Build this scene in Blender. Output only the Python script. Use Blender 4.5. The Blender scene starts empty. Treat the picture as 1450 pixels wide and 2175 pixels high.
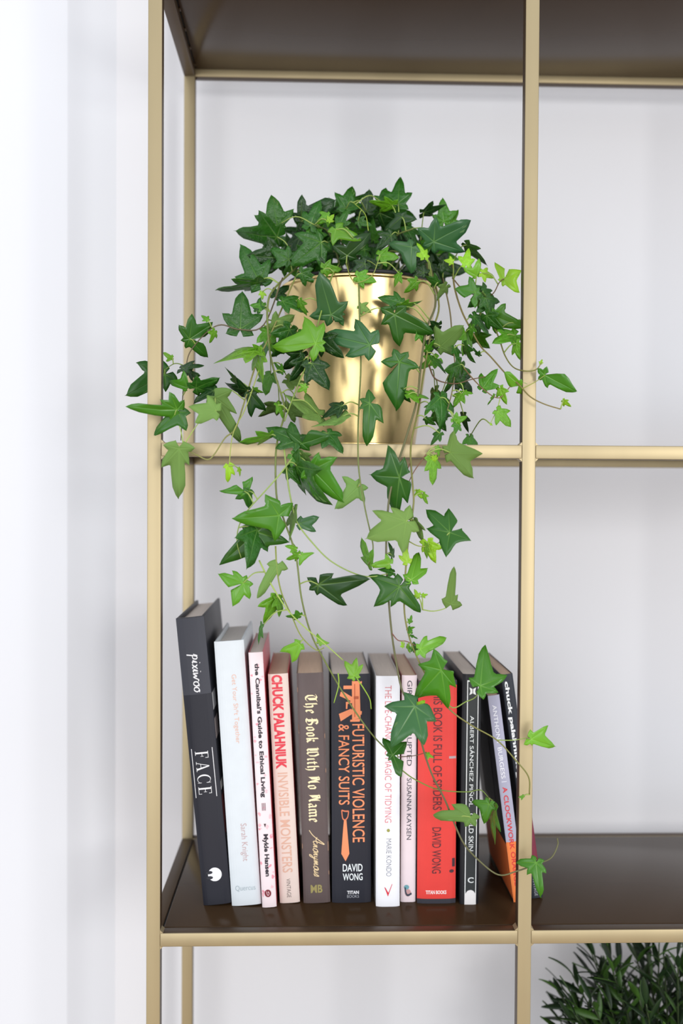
import bpy, bmesh, math, random
from mathutils import Vector, Matrix
rnd = random.Random(7)

# ------------------------------------------------------------------ camera
FPX, CX, CY = 2100.0, 725.0, 1087.5
CAM = Vector((0.1328, -0.804, -0.0411)); YAW, PITCH, ROLL = 0.0304, -0.0179, 0.0056
_f = Vector((math.sin(YAW)*math.cos(PITCH), math.cos(YAW)*math.cos(PITCH), math.sin(PITCH)))
_r0 = Vector((math.cos(YAW), -math.sin(YAW), 0)); _u0 = _r0.cross(_f)
_r = math.cos(ROLL)*_r0 + math.sin(ROLL)*_u0; _u = -math.sin(ROLL)*_r0 + math.cos(ROLL)*_u0
scene = bpy.context.scene
C = scene.collection
cd = bpy.data.cameras.new('camera'); cam = bpy.data.objects.new('camera', cd); C.objects.link(cam)
cd.sensor_fit = 'VERTICAL'; cd.sensor_height = 36; cd.lens = FPX/2175*36
cd.clip_start = 0.01
cam.matrix_world = Matrix(((_r.x, _u.x, -_f.x, CAM.x), (_r.y, _u.y, -_f.y, CAM.y), (_r.z, _u.z, -_f.z, CAM.z), (0, 0, 0, 1)))
cd.dof.use_dof = True; cd.dof.focus_distance = 0.82; cd.dof.aperture_fstop = 3.4
scene.camera = cam

# ------------------------------------------------------------------ light
w = bpy.data.worlds.new('World'); scene.world = w; w.use_nodes = True
bg = w.node_tree.nodes['Background']; bg.inputs[0].default_value = (0.93, 0.95, 1.0, 1); bg.inputs[1].default_value = 0.82
def area(name, loc, target, sx, sy, power, col):
    l = bpy.data.lights.new(name, 'AREA'); l.shape = 'RECTANGLE'; l.size = sx; l.size_y = sy; l.energy = power; l.color = col
    o = bpy.data.objects.new(name, l); C.objects.link(o); o.location = loc
    o.rotation_euler = (Vector(target)-Vector(loc)).to_track_quat('-Z', 'Y').to_euler(); return o
area('window_light', (1.35, -2.4, 0.2), (0.15, 0.1, -0.05), 0.5, 0.8, 22, (1.0, 0.985, 0.965))
area('far_window_light', (-1.0, -3.2, 0.0), (0.2, 0.1, -0.1), 2.2, 1.8, 35, (0.97, 0.98, 1.0))
scene.view_settings.view_transform = 'Standard'; scene.view_settings.look = 'None'
scene.view_settings.gamma = 1; scene.view_settings.use_curve_mapping = False; scene.view_settings.exposure = 0.27

# ------------------------------------------------------------------ helpers
def at(px, py, Y):
    d = _f + _r*((px-CX)/FPX) - _u*((py-CY)/FPX)
    return CAM + d*((Y-CAM.y)/d.y)
def at_z(px, py, z):
    d = _f + _r*((px-CX)/FPX) - _u*((py-CY)/FPX)
    return CAM + d*((z-CAM.z)/d.z)
def to_px(p):
    d = Vector(p)-CAM; k = d.dot(_f)
    return CX+FPX*d.dot(_r)/k, CY-FPX*d.dot(_u)/k
def lin(c):
    return tuple(((v/255)/12.92 if v/255 <= 0.04045 else ((v/255+0.055)/1.055)**2.4) for v in c)
def new_mat(name):
    m = bpy.data.materials.new(name); m.use_nodes = True
    nt = m.node_tree; return m, nt, nt.nodes['Principled BSDF']
def mat(name, rgb, rough=0.5, metal=0.0, var=0.0, scale=60, bump=0.0, spec=0.5, stretch=(1, 1, 1), coat=0.0):
    m, nt, b = new_mat(name); c = lin(rgb)
    b.inputs['Base Color'].default_value = (*c, 1); b.inputs['Roughness'].default_value = rough
    b.inputs['Metallic'].default_value = metal; b.inputs['Specular IOR Level'].default_value = spec
    b.inputs['Coat Weight'].default_value = coat
    tc = nt.nodes.new('ShaderNodeTexCoord'); mp = nt.nodes.new('ShaderNodeMapping'); mp.inputs['Scale'].default_value = stretch
    nz = nt.nodes.new('ShaderNodeTexNoise'); nz.inputs['Scale'].default_value = scale; nz.inputs['Detail'].default_value = 5
    nt.links.new(tc.outputs['Object'], mp.inputs[0]); nt.links.new(mp.outputs[0], nz.inputs['Vector'])
    if var:
        mx = nt.nodes.new('ShaderNodeMix'); mx.data_type = 'RGBA'
        mx.inputs['A'].default_value = (*[max(0, v*(1-var)) for v in c], 1); mx.inputs['B'].default_value = (*[min(1, v*(1+var)) for v in c], 1)
        nt.links.new(nz.outputs['Fac'], mx.inputs['Factor']); nt.links.new(mx.outputs['Result'], b.inputs['Base Color'])
    if bump:
        bp = nt.nodes.new('ShaderNodeBump'); bp.inputs['Strength'].default_value = bump; bp.inputs['Distance'].default_value = 0.001
        nt.links.new(nz.outputs['Fac'], bp.inputs['Height']); nt.links.new(bp.outputs[0], b.inputs['Normal'])
    return m
def mesh_from(name, verts, faces, smooth=False):
    me = bpy.data.meshes.new(name); me.from_pydata([tuple(v) for v in verts], [], faces); me.update()
    if smooth:
        for p in me.polygons: p.use_smooth = True
    return me
def link(name, me, m=None, parent=None, M=None):
    o = bpy.data.objects.new(name, me); C.objects.link(o)
    if m is not None and me is not None:
        ms = m if isinstance(m, (list, tuple)) else [m]
        if len(me.materials) == 0:
            for k in ms: me.materials.append(k)
    if parent is not None: o.parent = parent
    if M is not None: o.matrix_basis = M
    return o
def empty(name, loc, label, cat, group=None, M=None):
    o = bpy.data.objects.new(name, None); C.objects.link(o); o.empty_display_size = 0.02
    o.matrix_basis = M if M is not None else Matrix.Translation(loc)
    o['label'] = label; o['category'] = cat
    if group: o['group'] = group
    return o
def box_mesh(name, x0, x1, y0, y1, z0, z1, bev=0.0, seg=2):
    bm = bmesh.new(); bmesh.ops.create_cube(bm, size=1)
    for v in bm.verts:
        v.co = Vector(((x0+x1)/2+v.co.x*(x1-x0), (y0+y1)/2+v.co.y*(y1-y0), (z0+z1)/2+v.co.z*(z1-z0)))
    if bev: bmesh.ops.bevel(bm, geom=bm.edges[:], offset=bev, segments=seg, profile=0.5, affect='EDGES')
    me = bpy.data.meshes.new(name); bm.to_mesh(me); bm.free()
    if bev:
        for p in me.polygons: p.use_smooth = True
        me.set_sharp_from_angle(angle=math.radians(50))
    return me
def prism_mesh(name, poly, z0, z1):
    n = len(poly); v = [(x, y, z0) for x, y in poly]+[(x, y, z1) for x, y in poly]
    f = [tuple(range(n-1, -1, -1)), tuple(range(n, 2*n))]+[(i, (i+1) % n, n+(i+1) % n, n+i) for i in range(n)]
    return mesh_from(name, v, f)
def catmull(pts, sub=6):
    P = [Vector(p) for p in pts]
    if len(P) < 3: return P
    out = []
    for i in range(len(P)-1):
        p0 = P[i-1] if i else P[0]*2-P[1]; p1, p2 = P[i], P[i+1]; p3 = P[i+2] if i+2 < len(P) else P[-1]*2-P[-2]
        for k in range(sub):
            t = k/sub
            out.append(0.5*((2*p1)+(p2-p0)*t+(2*p0-5*p1+4*p2-p3)*t*t+(3*p1-p0-3*p2+p3)*t**3))
    out.append(P[-1]); return out
def tube_mesh(name, pts, r0, r1, seg=6):
    V, F = [], []; n = len(pts); prev = None
    for i, p in enumerate(pts):
        t = (pts[min(i+1, n-1)]-pts[max(i-1, 0)]); t = t.normalized() if t.length > 1e-9 else Vector((0, 0, 1))
        if prev is None: a = t.orthogonal().normalized()
        else:
            a = prev-t*prev.dot(t); a = a.normalized() if a.length > 1e-6 else t.orthogonal().normalized()
        prev = a; b = t.cross(a); r = r0+(r1-r0)*i/max(1, n-1)
        for k in range(seg):
            g = 2*math.pi*k/seg; V.append(p+a*(r*math.cos(g))+b*(r*math.sin(g)))
    for i in range(n-1):
        for k in range(seg):
            F.append((i*seg+k, i*seg+(k+1) % seg, (i+1)*seg+(k+1) % seg, (i+1)*seg+k))
    F.append(tuple(range(seg-1, -1, -1))); F.append(tuple((n-1)*seg+k for k in range(seg)))
    return mesh_from(name, V, F, True)

# ------------------------------------------------------------------ the setting
T, W, D, ZL = 0.0112, 0.3046, 0.2225, 0.40        # tube size, bay width, depth to the back posts, shelf pitch
YW = D+T+0.045                                       # back wall
FLOOR = -1.55
m_wall = mat('wall_paint', (222, 222, 225), 0.85, var=0.012, scale=9, bump=0.04)
m_white = mat('white_paint', (224, 226, 231), 0.7, var=0.006, scale=6)
m_floor = mat('oak_floor', (170, 140, 105), 0.5, var=0.15, scale=8, stretch=(1, 8, 1))
xc = at(246, 1000, YW).x
y1 = YW-0.024; xa = at(143, 1000, y1).x
o = link('wall_back', box_mesh('wall_back', xc-0.4, 1.6, YW, YW+0.1, FLOOR, 1.3), m_wall); o['kind'] = 'structure'
me = prism_mesh('wall_left', [(xa, y1), (xc, YW), (xc, YW+0.1), (xa-1.2, YW+0.1), (xa-1.2, y1)], FLOOR, 1.3)
o = link('wall_left', me, m_white); o['kind'] = 'structure'
o = link('floor', box_mesh('floor', xc-1.2, 1.6, -3.6, YW, FLOOR-0.05, FLOOR), m_floor); o['kind'] = 'structure'

# ------------------------------------------------------------------ bookcase
m_gold = mat('champagne_gold_metal', (174, 159, 125), 0.48, 0.65, var=0.10, scale=30, stretch=(1, 1, 0.25), bump=0.015)
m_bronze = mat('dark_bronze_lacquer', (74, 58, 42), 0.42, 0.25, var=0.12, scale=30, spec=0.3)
m_gap_block = mat('gap_block_black', (14, 12, 10), 0.8)  # black that paints the shade in the gaps beside the panels
m_panel = mat('dark_bronze_panel', (62, 46, 30), 0.2, 0.0, var=0.10, scale=14, spec=0.12, bump=0.004)
case = empty('bookcase', (0, 0, FLOOR), 'gold metal frame bookcase with dark bronze shelves against the pale wall', 'bookcase')
iM = Matrix.Translation((0, 0, -FLOOR))
def part(name, me, m, parent=case, M=iM):
    o = link(name, me, m, parent, M)
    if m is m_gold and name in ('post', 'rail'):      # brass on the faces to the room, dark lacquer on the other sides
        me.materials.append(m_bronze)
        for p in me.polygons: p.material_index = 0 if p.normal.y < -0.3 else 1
    return o
LEV = [0.3981, 0.0, -0.40, -0.80, -1.20]
X3 = 2*W
for x, y in ((0, 0), (0, D), (W, 0), (X3, 0), (X3, D)):
    part('post', box_mesh('post', x, x+T, y, y+T, FLOOR, 0.60, 0.0007), m_gold)
for z in LEV+[0.60+T]:
    for x0 in (0, W):
        part('rail', box_mesh('rail', x0+T, x0+W, 0, T, z-T, z, 0.0007), m_gold)
        for xa, xb in ((x0+T, x0+W),):      # weld fillets in the corners of the front frame
            for xx, s in ((xa, 1), (xb, -1)):
                for zz, q in ((z, 1), (z-T, -1)):
                    if zz > 0.6: continue
                    poly = [(xx-s*0.001, zz-q*0.001), (xx+s*0.0034, zz-q*0.001), (xx+s*0.0016, zz+q*0.0007), (xx+s*0.0007, zz+q*0.0016), (xx-s*0.001, zz+q*0.0034)]
                    V = [(x, 0.0006, y) for x, y in poly]+[(x, T-0.0006, y) for x, y in poly]; n = len(poly)
                    F = [tuple(range(n)), tuple(range(2*n-1, n-1, -1))]+[(i, n+i, n+(i+1) % n, (i+1) % n) for i in range(n)]
                    part('weld_bead', mesh_from('weld_bead', V, F), m_gold)
    part('rail', box_mesh('rail', T, X3, D, D+T, z-T, z, 0.0007), m_gold)
    for x in (0, X3):
        part('rail', box_mesh('rail', x, x+T, T, D, z-T, z, 0.0007), m_gold)
    g = 0.0008
    part('shelf_panel', box_mesh('shelf_panel', T+g+0.0005, X3-g, T+g*0.5, D-g*0.3, z-0.0042, z+0.0002, 0.0008), m_panel)
    for x in (T-0.0003, X3-g):                         # black strip added to block light in the panel gap, standing for its shade
        part('gap_block', box_mesh('gap_block', x, x+g+0.0012, T, D, z-0.0030, z-0.0012), m_gap_block)
    for k in range(6):                                # short welds that tie the panel to the side rail
        yy = T+0.01+k*(D-T-0.02)/5
        for x in (T, X3-g):
            part('weld_bead', box_mesh('weld_bead', x, x+g+0.001, yy-0.003, yy+0.003, z-0.0044, z-0.002, 0.0004), m_panel)

# ------------------------------------------------------------------ lettering
def text_shape(s, offset=0.0, space=1.0, shear=0.0, spacing_line=1.0, align='LEFT'):
    cu = bpy.data.curves.new('lettering', 'FONT'); cu.body = s; cu.size = 1; cu.offset = offset; cu.space_character = space
    cu.shear = shear; cu.resolution_u = 3; cu.space_line = spacing_line; cu.align_x = align
    ob = bpy.data.objects.new('lettering_source', cu); C.objects.link(ob)
    bpy.context.view_layer.update()
    me = bpy.data.meshes.new_from_object(ob.evaluated_get(bpy.context.evaluated_depsgraph_get()))
    bpy.data.objects.remove(ob); bpy.data.curves.remove(cu)
    V = [(v.co.x, v.co.y) for v in me.vertices]; F = [tuple(p.vertices) for p in me.polygons]
    bpy.data.meshes.remove(me); return V, F
def ribbon(lines, width):
    V, F = [], []
    for ln in lines:
        P = catmull([Vector((x, y, 0)) for x, y in ln], 5) if len(ln) > 2 else [Vector((x, y, 0)) for x, y in ln]
        b = len(V); n = len(P)
        for i, p in enumerate(P):
            t = P[min(i+1, n-1)]-P[max(i-1, 0)]; t.normalize(); q = Vector((-t.y, t.x, 0))*(width/2)
            V += [tuple((p+q)[:2]), tuple((p-q)[:2])]
        F += [(b+2*i, b+2*i+1, b+2*i+3, b+2*i+2) for i in range(n-1)]
    return V, F
def nib(lines, wd, ang=42):
    nx, ny = math.cos(math.radians(ang))*wd/2, math.sin(math.radians(ang))*wd/2
    V, F = [], []
    for ln in lines:
        for (x0, y0), (x1, y1) in zip(ln, ln[1:]):
            b = len(V); V += [(x0-nx, y0-ny), (x0+nx, y0+ny), (x1+nx, y1+ny), (x1-nx, y1-ny)]; F.append((b, b+1, b+2, b+3))
            cx = (x1-x0)*ny-(y1-y0)*nx
    return V, F
def poly_shape(polys):
    V, F = [], []
    for p in polys:
        b = len(V); V += list(p); F.append(tuple(range(b, b+len(p))))
    return V, F
def disc(cx, cy, rx, ry=None, n=28):
    ry = ry or rx
    return [(cx+rx*math.cos(2*math.pi*i/n), cy+ry*math.sin(2*math.pi*i/n)) for i in range(n)]
def fix_winding(V, F):
    out = []
    for f in F:
        a = sum(V[f[i]][0]*V[f[(i+1) % len(f)]][1]-V[f[(i+1) % len(f)]][0]*V[f[i]][1] for i in range(len(f)))
        out.append(f if a > 0 else tuple(reversed(f)))
    return out
# blackletter drawn with a broad nib
def minim(x, a=0.0, b=1.0, foot=True):
    L = [[(x-.10, b-.12), (x+.02, b-.02)], [(x, b-.06), (x, a+.10)]]
    if foot: L.append([(x-.01, a+.12), (x+.14, a+.02)])
    return L
def blackletter(word):
    G = {
     'i': (.42, minim(.12)+[[(.08, 1.28), (.18, 1.36)]]),
     'n': (.85, minim(.12)+minim(.55)+[[(.12, .82), (.3, .98), (.5, .86)]]),
     'm': (1.28, minim(.12)+minim(.55)+minim(.98)+[[(.12, .82), (.3, .98), (.5, .86)], [(.55, .82), (.73, .98), (.93, .86)]]),
     'h': (.85, [[(.12, 1.5), (.12, .08)], [(.02, 1.42), (.14, 1.52)], [(.12, .08), (.24, .0)], [(.12, .8), (.34, .98), (.55, .8)], [(.55, .82), (.55, .05), (.42, -.28)]]),
     'k': (.8, [[(.12, 1.5), (.12, .08)], [(.02, 1.42), (.14, 1.52)], [(.12, .08), (.24, .0)], [(.12, .75), (.36, 1.0), (.52, .82), (.2, .55)], [(.26, .56), (.46, .12), (.62, .04)]]),
     't': (.55, [[(.16, 1.25), (.16, .12)], [(.16, .12), (.3, .0), (.44, .1)], [(-.02, .92), (.42, .92)]]),
     'e': (.62, [[(.12, .86), (.12, .14)], [(.12, .14), (.28, .0), (.48, .16)], [(.12, .86), (.3, 1.0), (.46, .82), (.46, .66)], [(.46, .66), (.14, .46)]]),
     'o': (.74, [[(.12, .86), (.12, .14)], [(.12, .14), (.3, .0)], [(.12, .86), (.3, 1.0), (.52, .84)], [(.52, .86), (.52, .16), (.3, .0)]]),
     'a': (.78, [[(.1, .86), (.28, 1.0), (.5, .86), (.5, .1)], [(.5, .12), (.64, .0)], [(.5, .6), (.14, .44), (.12, .16), (.28, .0), (.5, .16)]]),
     'T': (1.15, [[(.0, 1.34), (.3, 1.5), (.6, 1.36), (1.0, 1.5)], [(.3, 1.3), (.14, 1.0), (.14, .35), (.4, .02), (.75, .02), (.98, .3)], [(.56, 1.36), (.56, .3)], [(.72, 1.36), (.72, .45)]]),
     'B': (1.15, [[(.1, 1.38), (.3, 1.5), (.62, 1.5), (.86, 1.28), (.5, .88)], [(.5, .88), (.92, .62), (.92, .24), (.55, .0), (.25, .0), (.05, .16)], [(.26, 1.46), (.26, .06)], [(.42, 1.46), (.42, .2)], [(.06, .8), (.6, .86)]]),
     'W': (1.45, [[(.0, 1.38), (.2, 1.5), (.2, .2), (.42, .0), (.66, .18), (.66, 1.45)], [(.66, .16), (.9, .0), (1.16, .3), (1.2, 1.0), (1.02, 1.42), (.9, 1.5)], [(.36, 1.4), (.36, .3)]]),
     'N': (1.2, [[(.02, 1.36), (.22, 1.5), (.22, .2), (.04, .02)], [(.22, 1.45), (.5, 1.5), (.85, .2), (1.0, .06)], [(.96, 1.5), (.85, 1.3), (.85, .2)], [(.4, 1.3), (.4, .4)]]),
    }
    V, F = [], []; x = 0
    for ch in word:
        if ch == ' ': x += .55; continue
        adv, L = G[ch]; v, f = nib(L, .26); b = len(V)
        V += [(p[0]+x, p[1]) for p in v]; F += [tuple(i+b for i in q) for q in f]; x += adv+.06
    return V, F
SCRIPT = {  # loose cursive
 'p': (.6, [[(0, .35), (.12, .9), (.1, -.6)], [(.08, .3), (.2, .85), (.42, .75), (.4, .3), (.14, .2)]]),
 'i': (.35, [[(0, .2), (.15, .8), (.13, .15), (.3, .2)], [(.17, 1.15), (.19, 1.22)]]),
 'x': (.5, [[(0, .75), (.12, .7), (.34, .1), (.45, .15)], [(.42, .8), (.05, .05)]]),
 'w': (.8, [[(0, .8), (.1, .1), (.3, .6), (.42, .1), (.64, .8), (.8, .7)]]),
 'o': (.55, [[(.3, .8), (.08, .6), (.1, .15), (.35, .05), (.48, .45), (.3, .8), (.5, .75)]]),
 'n': (.55, [[(0, .2), (.08, .75), (.06, .1), (.28, .75), (.34, .15), (.5, .2)]]),
 'y': (.55, [[(0, .7), (.1, .2), (.3, .3), (.36, .75), (.28, -.4), (.05, -.55), (.1, -.2), (.5, .2)]]),
 'm': (.8, [[(0, .2), (.08, .75), (.06, .1), (.26, .75), (.28, .1), (.5, .75), (.56, .15), (.75, .2)]]),
 'u': (.55, [[(0, .7), (.06, .15), (.26, .15), (.36, .75), (.36, .15), (.5, .2)]]),
 's': (.4, [[(0, .2), (.2, .85), (.3, .3), (.1, .05), (.4, .2)]]),
 'A': (1.2, [[(-.5, -.5), (.1, .2), (.75, 1.9), (.72, .6), (.9, .1), (1.15, .25)], [(.1, .75), (.5, .55), (1.0, .75)]]),
}
def script(word, width, slant=0.25):
    V, F = [], []; x = 0
    for ch in word:
        adv, L = SCRIPT[ch]; v, f = ribbon([[(a+x+b*slant, b) for a, b in ln] for ln in L], width); k = len(V)
        V += v; F += [tuple(i+k for i in q) for q in f]; x += adv
    return V, F
def serif_face():
    P = []
    def bar(x0, y0, x1, y1): P.append([(x0, y0), (x1, y0), (x1, y1), (x0, y1)])
    x = 0       # F
    bar(x+.1, 0, x+.24, 1); bar(x, 0, x+.36, .035); bar(x, .965, x+.62, 1); bar(x+.58, .76, x+.62, 1); bar(x+.24, .5, x+.48, .535); bar(x+.45, .4, x+.48, .64)
    x = .95     # A
    P.append([(x+.08, 0), (x+.13, 0), (x+.42, .98), (x+.37, .98)]); P.append([(x+.62, 0), (x+.78, 0), (x+.46, 1.0), (x+.36, 1.0)])
    bar(x-.02, 0, x+.24, .035); bar(x+.5, 0, x+.88, .035); bar(x+.2, .33, x+.62, .365)
    x = 2.1     # C
    n = 22; o = [(x+.42+.42*math.cos(a), .5+.52*math.sin(a)) for a in [math.radians(40+i*(280/n)) for i in range(n+1)]]
    i_ = [(x+.46+.33*math.cos(a), .5+.485*math.sin(a)) for a in [math.radians(40+i*(280/n)) for i in range(n+1)]]
    for k in range(n): P.append([o[k], o[k+1], i_[k+1], i_[k]])
    bar(x+.72, .68, x+.755, 1.0); bar(x+.72, 0.0, x+.755, .3)
    x = 3.2     # E
    bar(x+.1, 0, x+.24, 1); bar(x, 0, x+.66, .035); bar(x, .965, x+.62, 1); bar(x+.58, .78, x+.62, 1); bar(x+.62, 0, x+.66, .24); bar(x+.24, .5, x+.48, .535); bar(x+.45, .4, x+.48, .64)
    return poly_shape(P)

ink_cache = {}
def ink(rgb, rough=0.55, metal=0.0):
    k = (rgb, rough, metal)
    if k not in ink_cache: ink_cache[k] = mat('print_%02x%02x%02x' % rgb, rgb, rough, metal, var=0.03, scale=200)
    return ink_cache[k]

# ------------------------------------------------------------------ books
m_pages_w = mat('white_paper_edges', (222, 216, 210), 0.9, var=0.10, scale=25, stretch=(60, 1, 1))
m_pages_t = mat('yellowed_paper_edges', (208, 180, 156), 0.9, var=0.12, scale=25, stretch=(60, 1, 1))
m_pages_g = mat('grey_paper_edges', (212, 200, 190), 0.9, var=0.12, scale=25, stretch=(60, 1, 1))
ZS = -0.40+0.0003
class Book:
    """A book from the four corners of its spine in the photograph, standing on the shelf."""
    def __init__(s, name, label, tl, tr, bl, br, depth, cover, pages, hard=False, side=None, rough=0.4, yaw=0.0, roundness=0.0):
        yb = (bl[1]+br[1])/2
        s.Y = at_z((bl[0]+br[0])/2, max(bl[1], br[1]), ZS).y
        BL, BR, TL, TR = (at(p[0], p[1], s.Y) for p in (bl, br, tl, tr))
        mid_t, mid_b = (TL+TR)/2, (BL+BR)/2
        ax = mid_t-mid_b; s.h = ax.length; lean = math.atan2(ax.x, ax.z)
        s.t = ((BR.x-BL.x)+(TR.x-TL.x))/2*math.cos(lean)
        # lowest corner rests on the shelf
        corner = -s.t/2 if lean < 0 else s.t/2
        Rm = Matrix.Rotation(yaw, 4, 'Z') @ Matrix.Rotation(lean, 4, 'Y')
        p = Rm @ Vector((corner, 0, 0))
        org = Vector((mid_b.x, s.Y, ZS-p.z))
        s.M = Matrix.Translation(org) @ Rm
        s.root = empty(name, org, label, 'book', 'books on the shelf', M=s.M)
        h, t, d = s.h, s.t, depth; s.d = d
        b = 0.0026 if hard else 0.0005; ov = 0.003 if hard else 0.0
        cm = cover if isinstance(cover, bpy.types.Material) else mat(name+'_cover', cover, rough, var=0.05, scale=90, bump=0.02, coat=0.04, spec=0.3)
        sm = cm if side is None else (side if isinstance(side, bpy.types.Material) else mat(name+'_side', side, rough, var=0.05, scale=40))
        rr = min(t*0.18, 0.003) if not roundness else roundness
        # spine: gently rounded strip
        pr = []; n = 12
        for i in range(n+1):
            u = -1+2*i/n; x = u*t/2; y = rr*(abs(u)**4)*0.55
            pr.append((x, y))
        inner = [(x*(1-2*b/t), y+b) for x, y in reversed(pr)]
        me = prism_mesh('spine', pr+inner, 0, h)
        link('spine', me, cm, s.root)
        s.ys = 0.0
        for sg, nm in ((-1, 'back_cover'), (1, 'front_cover')):
            x0, x1 = sorted((sg*t/2, sg*(t/2-b)))
            link(nm, box_mesh(nm, x0, x1, rr*0.55+b*0.3, d, 0, h, b*0.3), sm, s.root)
        link('page_block', box_mesh('page_block', -t/2+b, t/2-b, b*1.2+rr*0.5, d-ov-0.0006, ov*0.8+0.0004, h-ov-0.0008, 0.0003), pages, s.root)
    def put(s, name, shape, col, u0, u1, v0, v1, vertical=True, lift=0.00025, rough=0.55):
        """Lettering or a printed mark on the spine: u runs down the spine, v across it (both 0..1)."""
        V, F = shape; F = fix_winding(V, F)
        xs = [p[0] for p in V]; ys = [p[1] for p in V]
        ax, bx, ay, by = min(xs), max(xs), min(ys), max(ys)
        out = []
        for x, y in V:
            a = (x-ax)/(bx-ax or 1); c = (y-ay)/(by-ay or 1)
            if vertical: u = u0+(u1-u0)*a; v = v0+(v1-v0)*c
            else: u = u1+(u0-u1)*c; v = v0+(v1-v0)*a
            q = abs(2*v-1); rr = min(s.t*0.18, 0.003)
            out.append(((v-0.5)*s.t, rr*q**4*0.55-lift, (1-u)*s.h))
        # seen from -Y the x/z plane is right handed, so the winding is kept or mirrored once
        F2 = F
        me = mesh_from(name, out, F2)
        if me.polygons and sum(p.normal.y*p.area for p in me.polygons) > 0: me.flip_normals()
        return link(name, me, ink(col, rough), s.root)
    def patch(s, name, col, u0, u1, v0, v1, lift=0.00015):
        n = 8; poly = [(i/n, 0) for i in range(n+1)]+[(1-i/n, 1) for i in range(n+1)]
        V = [(i/n, j) for j in (0, 1) for i in range(n+1)]; F = [(i, i+1, n+2+i, n+1+i) for i in range(n)]
        return s.put(name, (V, F), col, u0, u1, v0, v1, False, lift)
    def side_patch(s, name, col, sg, y0, y1, u0, u1, lift=0.0002):
        x = sg*(s.t/2+lift)
        me = mesh_from(name, [(x, y0, (1-u0)*s.h), (x, y1, (1-u0)*s.h), (x, y1, (1-u1)*s.h), (x, y0, (1-u1)*s.h)], [(0, 1, 2, 3) if sg > 0 else (3, 2, 1, 0)])
        return link(name, me, ink(col), s.root)

# 1 FACE
b = Book('hardback_book', 'tall black hardback lettered FACE, leaning at the left end of the row', (371, 1313), (434, 1309), (433, 1924), (490, 1918), 0.150, (36, 37, 46), m_pages_g, True, rough=0.45)
U = lambda y, t=1311, bt=1921: (y-t)/(bt-t)
b.patch('dust_jacket_band', (52, 54, 64), 0.002, U(1474), 0.0, 1.0)
b.put('author_lettering', script('pixiwoo', .12, .1), (235, 235, 238), U(1388), U(1470), .26, .72, lift=0.0004)
b.put('title_lettering', serif_face(), (240, 240, 242), U(1594), U(1685), .22, .70, lift=0.0004)
for v in (.10, .84): b.patch('rule_line', (235, 235, 238), U(1588), U(1692), v, v+.022, 0.0004)
b.put('publisher_mark', poly_shape([disc(0, 0, 1)]), (240, 240, 244), U(1842), U(1871), .27, .76, False, 0.0004)
b.put('publisher_mark_notch', poly_shape([disc(0, 0, 1)]), (36, 37, 46), U(1848), U(1855), .20, .44, False, 0.0006)
b.put('publisher_mark_notch', poly_shape([disc(0, 0, 1)]), (36, 37, 46), U(1859), U(1866), .20, .44, False, 0.0006)
b.side_patch('cover_print', (225, 222, 222), 1, 0.004, 0.03, .27, .33); b.side_patch('cover_print', (190, 175, 172), 1, 0.004, 0.03, .36, .43)
b.side_patch('cover_print', (232, 226, 220), 1, 0.004, 0.02, .58, .61); b.side_patch('cover_print', (130, 50, 52), 1, 0.004, 0.04, .63, .76)
# 2 white hardback
b = Book('hardback_book', 'white hardback with faint lettering, between the tall black book and the thin pink one', (453, 1364), (518, 1357), (493, 1925), (554, 1919), 0.128, (212, 219, 224), m_pages_w, True, rough=0.5)
U = lambda y: (y-1361)/(1922-1361)
b.put('title_lettering', text_shape('Get Your Sh*t Together', -0.004), (226, 178, 158), U(1432), U(1578), .47, .68)
b.put('author_lettering', text_shape('Sarah Knight', -0.008), (190, 156, 156), U(1748), U(1828), .42, .68)
b.put('publisher_lettering', text_shape('Quercus', -0.008), (160, 174, 180), U(1879), U(1892), .16, .84, False)
# 3 thin pink
b = Book('paperback_book', "thin pink paperback titled The Cannibal's Guide to Ethical Living", (527, 1386), (558, 1383), (557, 1928), (587, 1924), 0.125, (236, 220, 223), m_pages_g, side=(200, 90, 100), rough=0.4)
U = lambda y: (y-1385)/(1926-1385)
for i in range(34):
    u = rnd.random()*.95+.02; v = rnd.choice((rnd.uniform(.02, .2), rnd.uniform(.7, .95), rnd.uniform(.05, .9))); k = rnd.uniform(.006, .02)
    star = [(math.cos(a)*rnd.uniform(.3, 1), math.sin(a)*rnd.uniform(.3, 1)) for a in [2*math.pi*j/9 for j in range(9)]]
    V = [(0, 0)]+star; F = [(0, 1+j, 1+(j+1) % 9) for j in range(9)]
    b.put('blossom_print', (V, F), rnd.choice(((236, 170, 180), (240, 190, 198), (228, 150, 165))), u, min(.99, u+k), max(0.01, v-.1), min(.99, v+.12), lift=0.00015)
b.put('title_lettering', text_shape("the Cannibal's Guide to Ethical Living", 0.034), (38, 34, 44), U(1408), U(1692), .30, .70, lift=0.0003)
b.put('author_lettering', text_shape('Mykle Hansen', 0.036), (38, 34, 44), U(1770), U(1860), .26, .68, lift=0.0003)
for k in range(3): b.patch('ornament_print', (120, 95, 105), U(1704), U(1720), .36+.1*k, .41+.1*k, 0.0003)
b.put('ornament_print', ([(0, 0), (1, .5), (0, 1)], [(0, 1, 2)]), (60, 40, 50), U(1748), U(1756), .42, .58, lift=0.0003)
b.put('publisher_mark', poly_shape([disc(0, 0, 1)]), (120, 28, 40), U(1888), U(1904), .22, .68, False, 0.0003)
b.put('publisher_mark', ribbon([[(0, .8), (.1, .3), (.5, 0), (.9, .35), (.6, .7), (.45, .4)]], .16), (225, 190, 195), U(1891), U(1901), .34, .56, False, 0.0005)
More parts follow.
